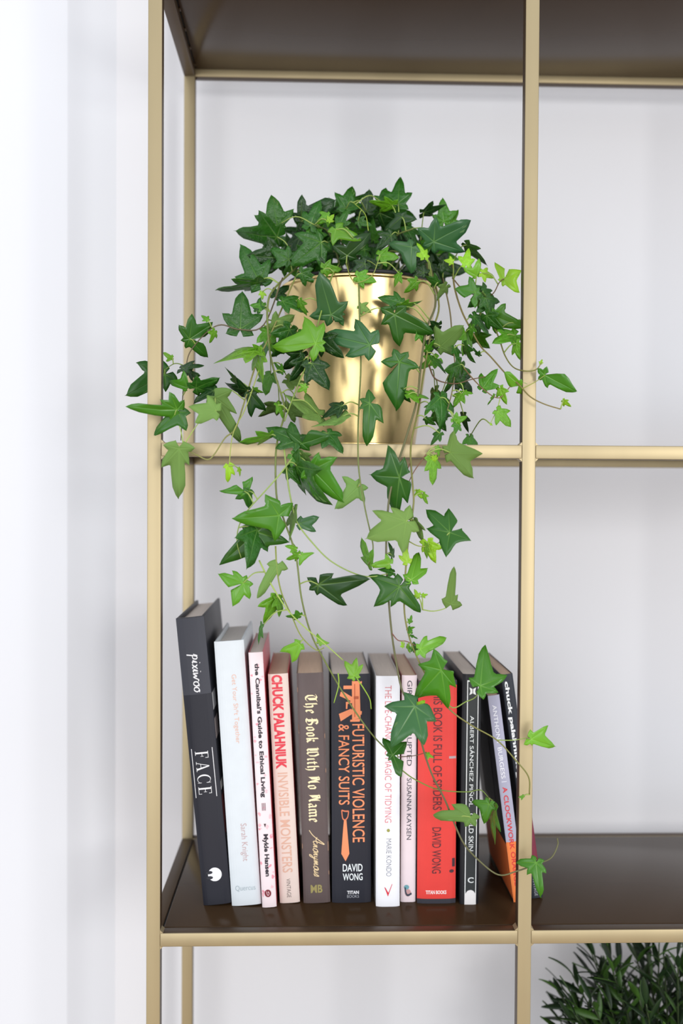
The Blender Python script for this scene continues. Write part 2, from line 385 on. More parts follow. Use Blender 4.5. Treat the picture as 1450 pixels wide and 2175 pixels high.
# 4 cream
b = Book('paperback_book', 'cream paperback lettered CHUCK PALAHNIUK in red above INVISIBLE MONSTERS', (569, 1432), (611, 1430), (594, 1919), (637, 1916), 0.122, (222, 203, 194), m_pages_t, side=(196, 60, 66), rough=0.45)
U = lambda y: (y-1431)/(1917-1431)
b.put('author_lettering', text_shape('CHUCK PALAHNIUK', 0.045), (214, 54, 70), U(1433), U(1632), .16, .70)
b.put('title_lettering', text_shape('INVISIBLE MONSTERS', 0.008), (212, 168, 148), U(1640), U(1852), .22, .72)
b.put('publisher_lettering', text_shape('VINTAGE', -0.01), (90, 80, 78), U(1865), U(1905), .38, .58)
# 5 brown blackletter
b = Book('paperback_book', 'worn brown paperback with cream blackletter title The Book With No Name', (629, 1431), (687, 1428), (645, 1919), (701, 1917), 0.122, mat('worn_brown_cover', (86, 72, 71), 0.45, var=0.18, scale=45, bump=0.05), m_pages_t, side=(86, 62, 54))
U = lambda y: (y-1430)/(1918-1430)
b.put('title_lettering', blackletter('The Book With No Name'), (245, 226, 182), U(1474), U(1746), .20, .76)
b.put('author_lettering', script('Anonymous', .11, .35), (232, 206, 160), U(1762), U(1862), .26, .86)
b.put('publisher_mark', text_shape('MB', 0.03), (150, 138, 84), U(1879), U(1896), .28, .72, False)
for i in range(9):
    u = rnd.random()*.95
    b.patch('edge_wear', (150, 118, 98), u, u+rnd.uniform(.01, .05), *( (.965, .995) if i % 2 else (.005, .03)))
# 6 black Futuristic Violence
b = Book('paperback_book', 'thick black paperback with orange title FUTURISTIC VIOLENCE & FANCY SUITS', (703, 1432), (786, 1430), (705, 1918), (788, 1916), 0.124, (34, 35, 45), m_pages_g, side=(34, 34, 42), rough=0.45)
U = lambda y: (y-1431)/(1917-1431); VV = lambda x: (x-704)/83
OR = (236, 142, 96)
b.put('title_lettering', text_shape('FUTURISTIC VIOLENCE', 0.006), OR, U(1537), U(1788), VV(748), VV(774))
b.put('title_lettering', text_shape('& FANCY SUITS', 0.006), OR, U(1537), U(1708), VV(719), VV(742))
def P(l): return [((x), (-y)) for x, y in l]
gun = [P([(748, 1450), (764, 1450), (766, 1525), (748, 1528)]), P([(730, 1459), (750, 1459), (750, 1466), (730, 1466)]), P([(724, 1472), (728, 1470), (750, 1483), (750, 1492), (722, 1480)]),
       P([(720, 1516), (745, 1506), (749, 1508), (749, 1516), (724, 1531)]), P([(744, 1528), (766, 1526), (764, 1532), (744, 1532)]), P([(764, 1452), (769, 1450), (769, 1455), (764, 1456)]), P([(764, 1510), (769, 1511), (768, 1518), (764, 1518)]),
       P([(735, 1492), (749, 1490), (749, 1494), (739, 1496), (738, 1506), (735, 1506)])]
b.put('emblem_print', poly_shape(gun), OR, U(1446), U(1532), VV(720), VV(769), False, 0.0002)
b.patch('emblem_print', (178, 84, 48), U(1452), U(1522), VV(753), VV(754.5), 0.0004); b.patch('emblem_print', (178, 84, 48), U(1478), U(1484), VV(752), VV(762), 0.0004)
tie = [P([(730, 1740), (735, 1740), (741, 1812), (733, 1828), (724, 1812), (728, 1760)])]
b.put('emblem_print', poly_shape(tie), OR, U(1740), U(1828), VV(724), VV(741), False)
b.put('emblem_print', ribbon([[(0, 1), (.15, .2), (.5, 0)], [(1, .9), (.85, .3), (.5, 0)], [(0, 1), (.5, .9), (1, .9)]], .14), (214, 120, 84), U(1718), U(1742), VV(724), VV(741), False)
b.put('author_lettering', text_shape('DAVID', 0.012), (232, 238, 240), U(1834), U(1850), VV(727), VV(769), False)
b.put('author_lettering', text_shape('WONG', 0.012), (232, 238, 240), U(1854), U(1869), VV(727), VV(769), False)
b.put('publisher_lettering', text_shape('TITAN', 0.03), (228, 228, 232), U(1891), U(1898), VV(736), VV(761), False)
b.put('publisher_lettering', text_shape('BOOKS', -0.012), (180, 182, 190), U(1900), U(1906), VV(736), VV(761), False)
# 7 white Kondo
b = Book('paperback_book', 'white paperback titled THE LIFE-CHANGING MAGIC OF TIDYING in thin red letters', (799, 1436), (849, 1434), (798, 1926), (849, 1924), 0.128, (236, 237, 243), m_pages_g, side=(190, 188, 188), rough=0.4)
U = lambda y: (y-1435)/(1925-1435); VV = lambda x: (x-798.5)/50.5
b.put('title_lettering', text_shape('THE LIFE-CHANGING MAGIC OF TIDYING', -0.008), (214, 112, 118), U(1455), U(1746), VV(817), VV(831))
b.put('ornament_print', poly_shape([disc(0, 0, 1)]), (150, 150, 72), U(1759), U(1766), VV(821), VV(828), False)
b.put('author_lettering', text_shape('MARIE KONDO', -0.012), (118, 120, 130), U(1780), U(1860), VV(820), VV(831))
b.put('publisher_mark', poly_shape([[(0, .75), (.15, .68), (.5, .28), (.45, 0)], [(.45, 0), (.5, .28), (.95, 1.0), (.98, .95)]]), (216, 34, 54), U(1876), U(1903), VV(816), VV(833), False)
# 8 girl interrupted
b = Book('paperback_book', 'slim pale pink paperback lettered SUSANNA KAYSEN, against the red book', (853, 1434), (886, 1434), (851, 1916), (882, 1915), 0.122, (232, 216, 221), m_pages_t, side=(150, 84, 72), rough=0.45)
U = lambda y: (y-1434)/(1916-1434); VV = lambda x: (x-852)/32.5
b.put('title_lettering', text_shape('GIRL, INTERRUPTED', 0.0), (46, 46, 62), U(1445), U(1626), VV(862), VV(874))
b.put('author_lettering', text_shape('SUSANNA KAYSEN', 0.002), (52, 52, 66), U(1652), U(1783), VV(864), VV(874))
b.put('publisher_mark', poly_shape([disc(0, 0, 1, 1.1)]), (196, 150, 150), U(1888), U(1904), VV(861), VV(874), False)
b.put('publisher_mark', poly_shape([disc(0, 0, 1, .6, 16)]), (104, 160, 170), U(1879), U(1889), VV(859), VV(870), False, 0.0004)
b.put('publisher_mark', ribbon([[(0, .9), (.1, .3), (.4, 0), (1, .2)]], .22), (50, 60, 76), U(1884), U(1903), VV(860), VV(876), False, 0.0005)
# 9 red
b = Book('paperback_book', 'thick bright red paperback titled THIS BOOK IS FULL OF SPIDERS', (888, 1446), (971, 1444), (886, 1919), (967, 1917), 0.126, (222, 66, 60), m_pages_g, side=(40, 34, 40), rough=0.42)
U = lambda y: (y-1445)/(1918-1445); VV = lambda x: (x-887)/82
b.patch('cover_band', (44, 44, 54), 0, U(1454), 0, 1); b.patch('cover_band', (44, 44, 54), U(1908), 1, 0, 1)
b.put('title_lettering', text_shape('THIS BOOK IS FULL OF SPIDERS', 0.006), (92, 32, 40), U(1458), U(1719), VV(919), VV(938))
b.put('author_lettering', text_shape('DAVID WONG', 0.008), (92, 30, 38), U(1756), U(1854), VV(918), VV(937))
b.put('publisher_lettering', text_shape('TITAN BOOKS', 0.03), (244, 226, 224), U(1890), U(1898), VV(905), VV(949), False)
b.patch('spine_scuff', (176, 160, 164), U(1605), U(1610), VV(953), VV(968)); b.put('ornament_print', poly_shape([disc(0, 0, 1, .6, 14)]), (70, 36, 46), U(1846), U(1853), VV(955), VV(965), False)
b.patch('ornament_print', (60, 36, 46), U(1822), U(1840), VV(961), VV(967))
# 10 Cold Skin
b = Book('paperback_book', 'black paperback with white outlined spine lettered ALBERT SÁNCHEZ PIÑOL COLD SKIN', (983, 1432), (1022, 1430), (976, 1921), (1016, 1919), 0.13, (24, 24, 29), m_pages_g, side=(28, 26, 32), rough=0.4)
U = lambda y: (y-1431)/(1920-1431); VV = lambda x: (x-981)/39.5
lo, hi = .24, .86
b.patch('spine_panel', (34, 39, 41), U(1444), .998, lo, hi, 0.0002)
b.patch('outline_rule', (228, 230, 230), U(1444), .998, lo, lo+.045, 0.0004); b.patch('outline_rule', (228, 230, 230), U(1444), .998, hi-.045, hi, 0.0004); b.patch('outline_rule', (228, 230, 230), U(1444), U(1447), lo, hi, 0.0004)
b.put('publisher_mark', poly_shape([[(0, 0), (.45, .2), (.45, .8), (0, 1), (.15, .5)], [(1, 0), (.55, .2), (.55, .8), (1, 1), (.85, .5)]]), (226, 228, 228), U(1459), U(1475), .36, .72, False, 0.0004)
b.put('author_lettering', text_shape('ALBERT SÁNCHEZ PIÑOL', 0.004), (224, 228, 228), U(1519), U(1712), .42, .68, lift=0.0004)
b.put('title_lettering', text_shape('COLD SKIN', 0.004), (224, 228, 228), U(1726), U(1806), .42, .68, lift=0.0004)
b.put('publisher_lettering', text_shape('C', 0.02), (214, 218, 218), U(1862), U(1874), .40, .72, False, lift=0.0004)
b.patch('spine_foot', (226, 224, 224), U(1896), 1.0, lo, hi, 0.0005); b.put('spine_foot', poly_shape([disc(0, 0, 1, 1)]), (226, 224, 224), U(1889), U(1908), lo+.06, hi-.06, False, 0.0005)
# 11 Clockwork Orange
b = Book('paperback_book', 'leaning grey and orange paperback with red title A CLOCKWORK ORANGE', (1035, 1478), (1061, 1474), (1091, 1917), (1115, 1912), 0.118, (172, 172, 192), m_pages_t, side=(40, 38, 42), rough=0.4)
U = lambda y: (y-1476)/(1915-1476)
b.patch('spine_foot', (236, 128, 62), U(1787), 1.0, 0, 1)
b.put('author_lettering', text_shape('ANTHONY BURGESS', 0.01), (236, 236, 242), U(1496), U(1652), .26, .62, lift=0.0004)
b.patch('outline_rule', (225, 225, 235), U(1658), U(1659.5), .25, .68, 0.0004)
b.put('title_lettering', text_shape('A CLOCKWORK ORANGE', 0.014), (214, 44, 50), U(1670), U(1880), .26, .66, lift=0.0004)
b.side_patch('cover_print', (226, 110, 52), -1, 0.001, 0.115, .72, .985)
b.side_patch('cover_print', (54, 52, 58), -1, 0.03, 0.09, .2, .6)
# 12 last
b = Book('paperback_book', 'dark leaning paperback lettered chuck palahniuk, partly behind the gold post', (1063, 1433), (1089, 1430), (1129, 1909), (1153, 1905), 0.118, (44, 48, 57), m_pages_t, side=(52, 52, 58), rough=0.4)
U = lambda y: (y-1431)/(1907-1431)
b.put('author_lettering', text_shape('chuck palahniuk', 0.034), (236, 238, 240), U(1446), U(1632), .10, .56)
b.patch('title_block_print', (230, 232, 234), U(1638), U(1650), .1, .8); b.patch('title_block_print', (230, 232, 234), U(1660), U(1668), .1, .8); b.patch('title_block_print', (230, 232, 234), U(1672), U(1690), .1, .45)
b.patch('cover_print', (120, 34, 58), U(1740), U(1828), .45, 1.0)
b.patch('title_block_print', (230, 232, 234), U(1806), U(1842), .12, .36)
b.put('publisher_lettering', text_shape('VINTAGE', -0.005), (176, 178, 184), U(1864), U(1902), .30, .56)

# ------------------------------------------------------------------ ivy in the gold pot
PY = 0.118
pc = at(762, 938, PY-0.05); PX = at(762, 800, PY).x
sc = FPX/(PY-CAM.y)
R0, R1 = 120/sc, 166/sc
ZP = 0.0003; ZR = at(762, 612, PY-R1*0.2).z
m_pot = mat('brushed_brass_pot', (206, 182, 128), 0.27, 0.92, var=0.14, scale=26, stretch=(1, 1, 0.12), bump=0.02)
m_rim = mat('brass_rim', (226, 200, 140), 0.25, 0.95)
m_soil = mat('potting_soil', (52, 38, 28), 0.95, var=0.5, scale=120, bump=0.8)
m_plastic = mat('black_plastic', (26, 26, 26), 0.5)
ivy = empty('potted_ivy', (PX, PY, ZP), 'trailing green ivy in a brass bucket pot on the middle shelf', 'plant')
def lathe(name, prof, n=64):
    V, F = [], []
    for r, z in prof:
        for k in range(n):
            a = 2*math.pi*k/n; V.append((r*math.cos(a), r*math.sin(a), z))
    m = len(prof)
    for i in range(m-1):
        for k in range(n): F.append((i*n+k, i*n+(k+1) % n, (i+1)*n+(k+1) % n, (i+1)*n+k))
    return mesh_from(name, V, F, True)
HP = ZR-ZP
me = lathe('pot', [(0.0005, 0.0), (R0-.001, 0.0), (R0+.0006, .0008), (R0+.0006, .004), (R0, .0046), (R1-.0012, HP-.004), (R1-.0012, HP), (R1-.0024, HP), (R1-.003, HP-.004), (R0-.0012, .006), (0.0005, .006)])
me.set_sharp_from_angle(angle=math.radians(40)); link('pot', me, m_pot, ivy)
ring = [Vector((math.cos(2*math.pi*k/64)*(R1-.001), math.sin(2*math.pi*k/64)*(R1-.001), HP)) for k in range(65)]
link('rim', tube_mesh('rim', ring, .0018, .0018, 8), m_rim, ivy)
link('nursery_pot', lathe('nursery_pot', [(R0-.004, .01), (R1-.008, HP+.004), (R1-.006, HP+.006), (R1-.010, HP+.006), (R1-.0105, HP-.002)]), m_plastic, ivy)
link('soil', lathe('soil', [(0.0005, HP-.008), (R1*.5, HP-.006), (R1-.010, HP-.010)]), m_soil, ivy)

def leaf_material(name, under):
    m, nt, bs = new_mat(name)
    oi = nt.nodes.new('ShaderNodeObjectInfo'); tc = nt.nodes.new('ShaderNodeTexCoord')
    def math_(op, a, b_=None, c=None):
        n = nt.nodes.new('ShaderNodeMath'); n.operation = op
        for i, v in enumerate((a, b_, c)):
            if v is None: continue
            if isinstance(v, (int, float)): n.inputs[i].default_value = v
            else: nt.links.new(v, n.inputs[i])
        return n.outputs[0]
    at_ = nt.nodes.new('ShaderNodeAttribute'); at_.attribute_name = 'vein_offset'
    al_ = nt.nodes.new('ShaderNodeAttribute'); al_.attribute_name = 'vein_along'
    v = math_('MAXIMUM', math_('SUBTRACT', 1.0, math_('DIVIDE', at_.outputs['Fac'], math_('MULTIPLY_ADD', al_.outputs['Fac'], -.016, .026))), 0.0)
    tot = math_('MULTIPLY', v, math_('SUBTRACT', 1.1, al_.outputs['Fac']))
    nz = nt.nodes.new('ShaderNodeTexNoise'); nz.inputs['Scale'].default_value = 5; nz.inputs['Detail'].default_value = 4
    nt.links.new(tc.outputs['Object'], nz.inputs['Vector'])
    hs = nt.nodes.new('ShaderNodeHueSaturation'); nt.links.new(oi.outputs['Color'], hs.inputs['Color'])
    nt.links.new(math_('ADD', math_('MULTIPLY', nz.outputs['Fac'], 0.7), 0.65), hs.inputs['Value'])
    lt = nt.nodes.new('ShaderNodeMix'); lt.data_type = 'RGBA'; lt.blend_type = 'ADD'
    lt.inputs['Factor'].default_value = 1.0
    nt.links.new(hs.outputs[0], lt.inputs['A']); lt.inputs['B'].default_value = (.10, .17, .035, 1)
    mx = nt.nodes.new('ShaderNodeMix'); mx.data_type = 'RGBA'
    nt.links.new(math_('MULTIPLY', tot, 0.8 if not under else .5), mx.inputs['Factor'])
    nt.links.new(hs.outputs[0], mx.inputs['A']); nt.links.new(lt.outputs['Result'], mx.inputs['B'])
    col = mx.outputs['Result']
    if under:
        m2 = nt.nodes.new('ShaderNodeMix'); m2.data_type = 'RGBA'; m2.inputs['Factor'].default_value = 0.35
        nt.links.new(col, m2.inputs['A']); m2.inputs['B'].default_value = (.20, .30, .10, 1); col = m2.outputs['Result']
    nt.links.new(col, bs.inputs['Base Color'])
    bs.inputs['Roughness'].default_value = 0.34 if not under else 0.6
    bs.inputs['Specular IOR Level'].default_value = 0.45 if not under else 0.25
    bp = nt.nodes.new('ShaderNodeBump'); bp.inputs['Strength'].default_value = 0.25; bp.inputs['Distance'].default_value = 0.02
    nt.links.new(math_('ADD', math_('MULTIPLY', tot, -0.6), math_('MULTIPLY', nz.outputs['Fac'], .6)), bp.inputs['Height']); nt.links.new(bp.outputs[0], bs.inputs['Normal'])
    tr = nt.nodes.new('ShaderNodeBsdfTranslucent'); nt.links.new(col, tr.inputs['Color'])
    ms = nt.nodes.new('ShaderNodeMixShader'); ms.inputs[0].default_value = 0.18
    out = nt.nodes['Material Output']; nt.links.new(bs.outputs[0], ms.inputs[1]); nt.links.new(tr.outputs[0], ms.inputs[2]); nt.links.new(ms.outputs[0], out.inputs['Surface'])
    return m
m_leaf = leaf_material('ivy_leaf_face', False); m_under = leaf_material('ivy_leaf_underside', True)

def build_leaf(lobes, seed):
    """lobes: (angle in degrees, reach, breadth) around the leaf stalk, blade in the local xy plane."""
    r = random.Random(seed)
    lobes = sorted((a % 360, q, h) for a, q, h in lobes); n = len(lobes)
    big = max(q for _, q, _ in lobes); mean = sum(q for _, q, _ in lobes)/n
    gaps = [((lobes[(i+1) % n][0]-lobes[i][0]) % 360 or 360) for i in range(n)]
    ib = max(range(n), key=lambda i: gaps[i])
    if gaps[ib] > 165:                       # two small basal lobes beside the stalk
        k = min(62, gaps[ib]/2-24); e = []
        for ang in (lobes[ib][0]+k, lobes[(ib+1) % n][0]-k): e.append((ang % 360, min(.36*big, .46*mean)*r.uniform(.8, 1.1), 1.25))
        lobes = sorted(lobes+e); n = len(lobes)
        gaps = [((lobes[(i+1) % n][0]-lobes[i][0]) % 360 or 360) for i in range(n)]
        ib = max(range(n), key=lambda i: gaps[i])
    ring = []                                # (angle, radius, lobe index, is_axis)
    for i in range(n):
        a, q, h = lobes[i]; gp, gn = gaps[i-1], gaps[i]; a2 = lobes[(i+1) % n]
        hw = .33*h*q*(1+.10*big/q)
        dl = lambda g, f, w_: min(math.degrees(math.atan2(w_, f*q)), g*.43*(1 if f < .6 else .7))
        wide_p, wide_n = gp > 84, gn > 84
        if wide_p: ring.append((a-dl(gp, .50, hw), q*.56, i))
        ring += [(a-dl(gp, .78, hw*.46), q*.78, i), (a-.6, q*.985, i), (a, q, i), (a+.6, q*.985, i), (a+dl(gn, .78, hw*.46), q*.78, i)]
        if wide_n: ring.append((a+dl(gn, .50, hw), q*.56, i))
        mn, mx_ = min(q, a2[1]), max(q, a2[1]); k = .5+.10*(1 if q > a2[1]*1.1 else (-1 if a2[1] > q*1.1 else 0))
        if i == ib and gn > 70:
            ring += [(a+gn*.34, mn*.55, i), (a+gn*.5, mn*.10, i), (a+gn*.66, mn*.55, (i+1) % n)]
        elif wide_n:
            ring.append((a+gn*.5, mn*.52, i))
        else:
            f = .68-.12*max(0, min(1, (gn-40)/40)); ring.append((a+gn*k, min(mn*f+.10*(mx_-mn), mn*.95), i))
    pts = []
    for a, q, i in ring:
        k = 1+r.uniform(-.035, .035); pts.append((math.cos(math.radians(a))*q*k, math.sin(math.radians(a))*q*k, i))
    m0 = len(pts); out = []
    for i in range(m0):
        p0, p1, p2, p3 = (Vector(pts[j % m0][:2]) for j in (i-1, i, i+1, i+2))
        out.append((p1, pts[i][2])); t = .5
        if (p2-p1).length < .06*big: continue
        out.append((0.5*((2*p1)+(p2-p0)*t+(2*p0-5*p1+4*p2-p3)*t*t+(3*p1-p0-3*p2+p3)*t**3), pts[i][2]))
    m = len(out); kd = r.uniform(.02, .24); ph = r.uniform(0, 6.28); tw = r.uniform(-.2, .2); cup = r.uniform(-.05, .16); dr = r.uniform(0, 6.28)
    def Z(x, y):
        x /= big; y /= big; q = math.hypot(x, y); a = math.atan2(y, x)
        return big*(-kd*q*q*(1+.8*math.cos(a-dr))*.6-cup*q*q+.035*math.sin(ph+6*x+5*y)*q+tw*x*y*.5)
    def vein(x, y):
        bd, ba = 9, 1
        for a, q, h in lobes:
            c_, s_ = math.cos(math.radians(a)), math.sin(math.radians(a)); al = x*c_+y*s_; pe = abs(x*s_-y*c_)
            if al >= 0 and pe < bd: bd, ba = pe, al/q
        return bd/big, max(0, min(1, ba))
    V, F, MI, A1, A2 = [], [], [], [], []; rings = (.36, .70, 1.0); th = .012*big
    for side in (0, 1):
        b = len(V); V.append((0, 0, -th*side)); A1.append(0); A2.append(0)
        for t in rings:
            for p, i in out:
                x, y = p.x*t, p.y*t; vd, va = vein(x, y)
                rib = .022*big*t*min(1, vd/.12)
                V.append((x, y, Z(x, y)+rib-(th*side if t < 1 else th*.5*side))); A1.append(vd); A2.append(va)
        for k in range(m):
            a, c = b+1+k, b+1+(k+1) % m
            F.append((b, a, c) if not side else (b, c, a)); MI.append(side)
            for j in range(len(rings)-1):
                a0, c0 = b+1+j*m+k, b+1+j*m+(k+1) % m
                q = (a0, a0+m, c0+m, c0); F.append(q if not side else tuple(reversed(q))); MI.append(side)
    b2 = 1+3*m
    for k in range(m):
        a, c = 1+2*m+k, 1+2*m+(k+1) % m
        F.append((a, b2+a, b2+c, c)); MI.append(1)
    me = mesh_from('ivy_leaf', V, F, True)
    me.attributes.new('vein_offset', 'FLOAT', 'POINT').data.foreach_set('value', A1)
    me.attributes.new('vein_along', 'FLOAT', 'POINT').data.foreach_set('value', A2)
    me.materials.append(m_leaf); me.materials.append(m_under)
    me.polygons.foreach_set('material_index', MI)
    return me
def generic_leaf(seed):
    r = random.Random(seed); a2 = r.uniform(46, 58); a3 = r.uniform(104, 120)
    return build_leaf([(0, 1, r.uniform(.85, 1.15)), (a2, r.uniform(.58, .78), 1), (-a2, r.uniform(.58, .78), 1), (a3, r.uniform(.30, .42), 1.25), (-a3, r.uniform(.30, .42), 1.25)], seed)
LEAVES = [generic_leaf(s) for s in range(16)]
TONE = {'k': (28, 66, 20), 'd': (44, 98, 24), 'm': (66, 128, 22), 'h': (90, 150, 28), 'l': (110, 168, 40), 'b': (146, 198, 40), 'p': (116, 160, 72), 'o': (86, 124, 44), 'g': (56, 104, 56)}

# stems: image course (px, py) with depth in mm, base radius mm, tone
STEMS = [
 ([(640,560,90),(585,610,55),(568,650,40),(572,740,30),(585,800,20),(604,870,8),(590,930,-8),(585,980,-16),(588,1060,-18),(605,1110,-18),(628,1180,-16),(640,1270,-14),(660,1345,-10),(690,1405,-4),(740,1490,2),(790,1560,2),(832,1603,0)],1.1,(110,120,62)),
 ([(852,1635,0),(880,1655,-2),(930,1677,-4),(990,1682,-4),(1020,1678,-4),(1038,1695,-6)],.7,(112,132,58)),
 ([(905,560,80),(925,640,50),(905,700,35),(893,780,20),(885,850,5),(862,930,-10),(840,1000,-16),(826,1060,-18),(820,1150,-18),(822,1230,-16),(830,1330,-14),(840,1400,-12),(855,1470,-12),(880,1500,-14),(893,1570,-14),(915,1640,-12),(945,1700,-10),(965,1750,-10),(985,1792,-10),(1015,1826,-10),(1058,1858,-12),(1098,1850,-14),(1140,1835,-18),(1170,1822,-14),(1184,1795,-12),(1183,1780,-12)],1.15,(104,104,62)),
 ([(915,570,80),(932,650,55),(915,710,40),(900,790,24),(888,870,8),(872,950,-10),(876,1030,-18),(878,1070,-18),(868,1140,-18),(862,1200,-18),(858,1290,-16),(868,1350,-14),(885,1395,-14),(905,1435,-14),(950,1502,-16),(1000,1540,-16),(1055,1572,-18),(1095,1615,-20),(1122,1650,-20),(1124,1688,-18)],1.0,(124,130,66)),
 ([(1055,1572,-18),(1090,1572,-20),(1126,1566,-22)],.6,(140,160,72)),
 ([(930,1423,-16),(955,1500,-16),(990,1490,-16),(1010,1480,-16),(1020,1460,-16)],.7,(140,160,72)),
 ([(760,560,60),(762,620,36),(764,700,32),(766,780,28),(762,860,10),(760,930,-8),(762,1000,-14),(775,1080,-16),(786,1130,-16),(792,1165,-16),(782,1200,-14)],.9,(118,122,66)),
 ([(720,560,70),(700,600,40),(655,760,18),(640,800,10),(620,850,4),(604,895,-2)],.9,(130,150,70)),
 ([(644,940,-10),(600,1000,-20),(570,1035,-22),(525,1085,-22),(508,1115,-20),(503,1150,-18),(512,1185,-16)],.8,(150,172,84)),
 ([(600,930,-8),(604,960,-14),(612,1030,-18),(622,1080,-18),(634,1115,-18),(665,1155,-18),(700,1190,-18),(745,1215,-18),(785,1225,-18),(830,1217,-18)],.85,(150,172,84)),
 ([(640,560,80),(605,640,50),(570,720,35),(545,770,24),(520,850,10),(500,910,-2),(478,930,-8),(455,965,-12),(440,976,-14),(415,965,-14),(390,953,-16)],.95,(136,142,72)),
 ([(560,745,28),(545,800,16),(520,870,4),(495,920,-6),(486,990,-14)],.7,(156,176,84)),
 ([(388,952,-16),(400,930,-14),(425,895,-14),(458,870,-14)],.6,(160,190,90)),
 ([(390,953,-16),(385,920,-14),(375,890,-14),(358,880,-12)],.6,(160,190,90)),
 ([(600,590,60),(560,690,44),(510,700,40),(470,690,36),(440,705,34),(405,745,34),(395,780,34),(388,840,30),(386,900,20),(384,935,5)],.8,(100,90,60)),
 ([(395,778,34),(372,772,36),(350,785,40)],.6,(130,150,70)),
 ([(960,560,80),(965,610,60),(980,660,48),(1000,700,36),(1020,735,28),(1042,758,20),(1075,795,10),(1100,815,0),(1125,842,-8),(1155,858,-10),(1190,869,-10)],1.0,(122,110,68)),
 ([(1030,650,50),(1058,715,30),(1072,755,20),(1090,780,8),(1115,788,-4),(1138,785,-8),(1150,770,-8)],.8,(128,128,70)),
 ([(1108,826,-4),(1135,812,-8),(1157,797,-10)],.5,(150,160,80)),
 ([(910,775,26),(925,805,20),(965,815,14),(1000,806,10),(1030,800,8)],.8,(104,72,56)),
 ([(980,775,26),(1000,800,16),(1030,830,8),(1060,845,4),(1085,820,4),(1103,818,2)],.7,(120,96,62)),
 ([(1062,845,4),(1055,870,2),(1041,900,0)],.5,(160,180,84)),
 ([(960,590,70),(990,620,60),(1040,628,50),(1060,600,40),(1070,592,36)],.7,(120,104,66)),
 ([(940,590,70),(955,660,50),(960,720,34),(966,780,24),(960,830,14),(950,870,4)],.8,(110,100,60)),
 ([(870,985,-14),(860,1005,-16),(848,1013,-18)],.7,(120,86,64)),
 ([(905,965,-14),(880,1000,-14),(865,1030,-16)],.6,(120,86,64)),
 ([(585,1160,-16),(588,1210,-16),(598,1260,-14),(620,1310,-12),(640,1352,-10),(670,1380,-8),(688,1376,-8)],.8,(134,146,68)),
 ([(550,1190,-16),(575,1240,-18),(610,1295,-18),(650,1335,-18),(690,1368,-18),(728,1402,-18)],.8,(164,186,88)),
 ([(757,1440,-18),(772,1462,-14),(785,1485,-10),(788,1506,-10)],.7,(150,180,70)),
 ([(718,1430,-8),(719,1455,-6),(709,1493,-4)],.7,(150,180,70)),
 ([(897,1295,-14),(920,1298,-14),(945,1292,-14),(956,1280,-14)],.6,(150,170,80)),
 ([(868,1150,-16),(890,1160,-18),(920,1158,-20),(945,1145,-22)],.6,(150,160,80)),
 ([(832,1345,-14),(845,1360,-14),(862,1362,-14),(880,1370,-14),(892,1378,-16)],.6,(120,76,60)),
 ([(735,560,60),(745,590,40),(760,600,36),(790,585,34),(806,545,34)],.6,(150,160,80)),
 ([(782,490,60),(775,455,70),(750,430,80)],.6,(150,170,70)),
 ([(845,1608,-4),(880,1605,-8),(905,1598,-10)],.5,(104,72,56)),
]
def in_ivy(v): return Vector(v)-Vector((PX, PY, ZP))
stem_pts = []
stem_mats = {}
for path, rad, col in STEMS:
    pts = catmull([in_ivy(at(x, y, d/1000)) for x, y, d in path], 6)
    k = tuple(c//12*12 for c in col)
    if k not in stem_mats: stem_mats[k] = mat('ivy_stem_%02x%02x%02x' % k, k, 0.5, var=0.2, scale=90)
    link('stem', tube_mesh('stem', pts, rad/1000*.85, rad/1000*.55, 6), stem_mats[k], ivy); stem_pts += pts
m_pet = mat('ivy_petiole', (146, 168, 84), 0.5, var=0.15, scale=60)
# crown stems rising out of the soil
for k in range(16):
    a = 2*math.pi*k/16+rnd.uniform(-.2, .2); q = rnd.uniform(.2, .7)*R1
    p0 = Vector((q*.5*math.cos(a), q*.5*math.sin(a), HP-.008)); p3 = Vector((R1*rnd.uniform(.8, 1.15)*math.cos(a), R1*rnd.uniform(.7, 1.0)*math.sin(a), HP+rnd.uniform(.02, .05)))
    pts = catmull([p0, p0*.5+p3*.5+Vector((0, 0, rnd.uniform(.015, .03))), p3], 6)
    link('stem', tube_mesh('stem', pts, .0011, .0007, 6), stem_mats[(108, 108, 60)] if (108, 108, 60) in stem_mats else list(stem_mats.values())[0], ivy); stem_pts += pts

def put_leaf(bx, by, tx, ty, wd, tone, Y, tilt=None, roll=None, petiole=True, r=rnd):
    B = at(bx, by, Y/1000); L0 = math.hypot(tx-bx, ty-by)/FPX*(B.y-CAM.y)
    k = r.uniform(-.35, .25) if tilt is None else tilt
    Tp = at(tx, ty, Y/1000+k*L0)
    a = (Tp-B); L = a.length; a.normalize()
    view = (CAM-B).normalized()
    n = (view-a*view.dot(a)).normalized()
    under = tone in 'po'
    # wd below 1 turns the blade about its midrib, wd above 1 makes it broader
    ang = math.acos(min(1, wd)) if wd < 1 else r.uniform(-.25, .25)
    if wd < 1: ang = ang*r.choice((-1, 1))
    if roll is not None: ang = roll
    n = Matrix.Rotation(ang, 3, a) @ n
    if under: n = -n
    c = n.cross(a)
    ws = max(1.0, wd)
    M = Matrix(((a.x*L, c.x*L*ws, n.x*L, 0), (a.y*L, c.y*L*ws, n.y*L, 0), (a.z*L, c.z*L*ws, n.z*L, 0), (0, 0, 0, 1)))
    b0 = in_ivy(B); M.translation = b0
    return finish_leaf(r.choice(LEAVES), M, b0, n, tone, petiole, r)
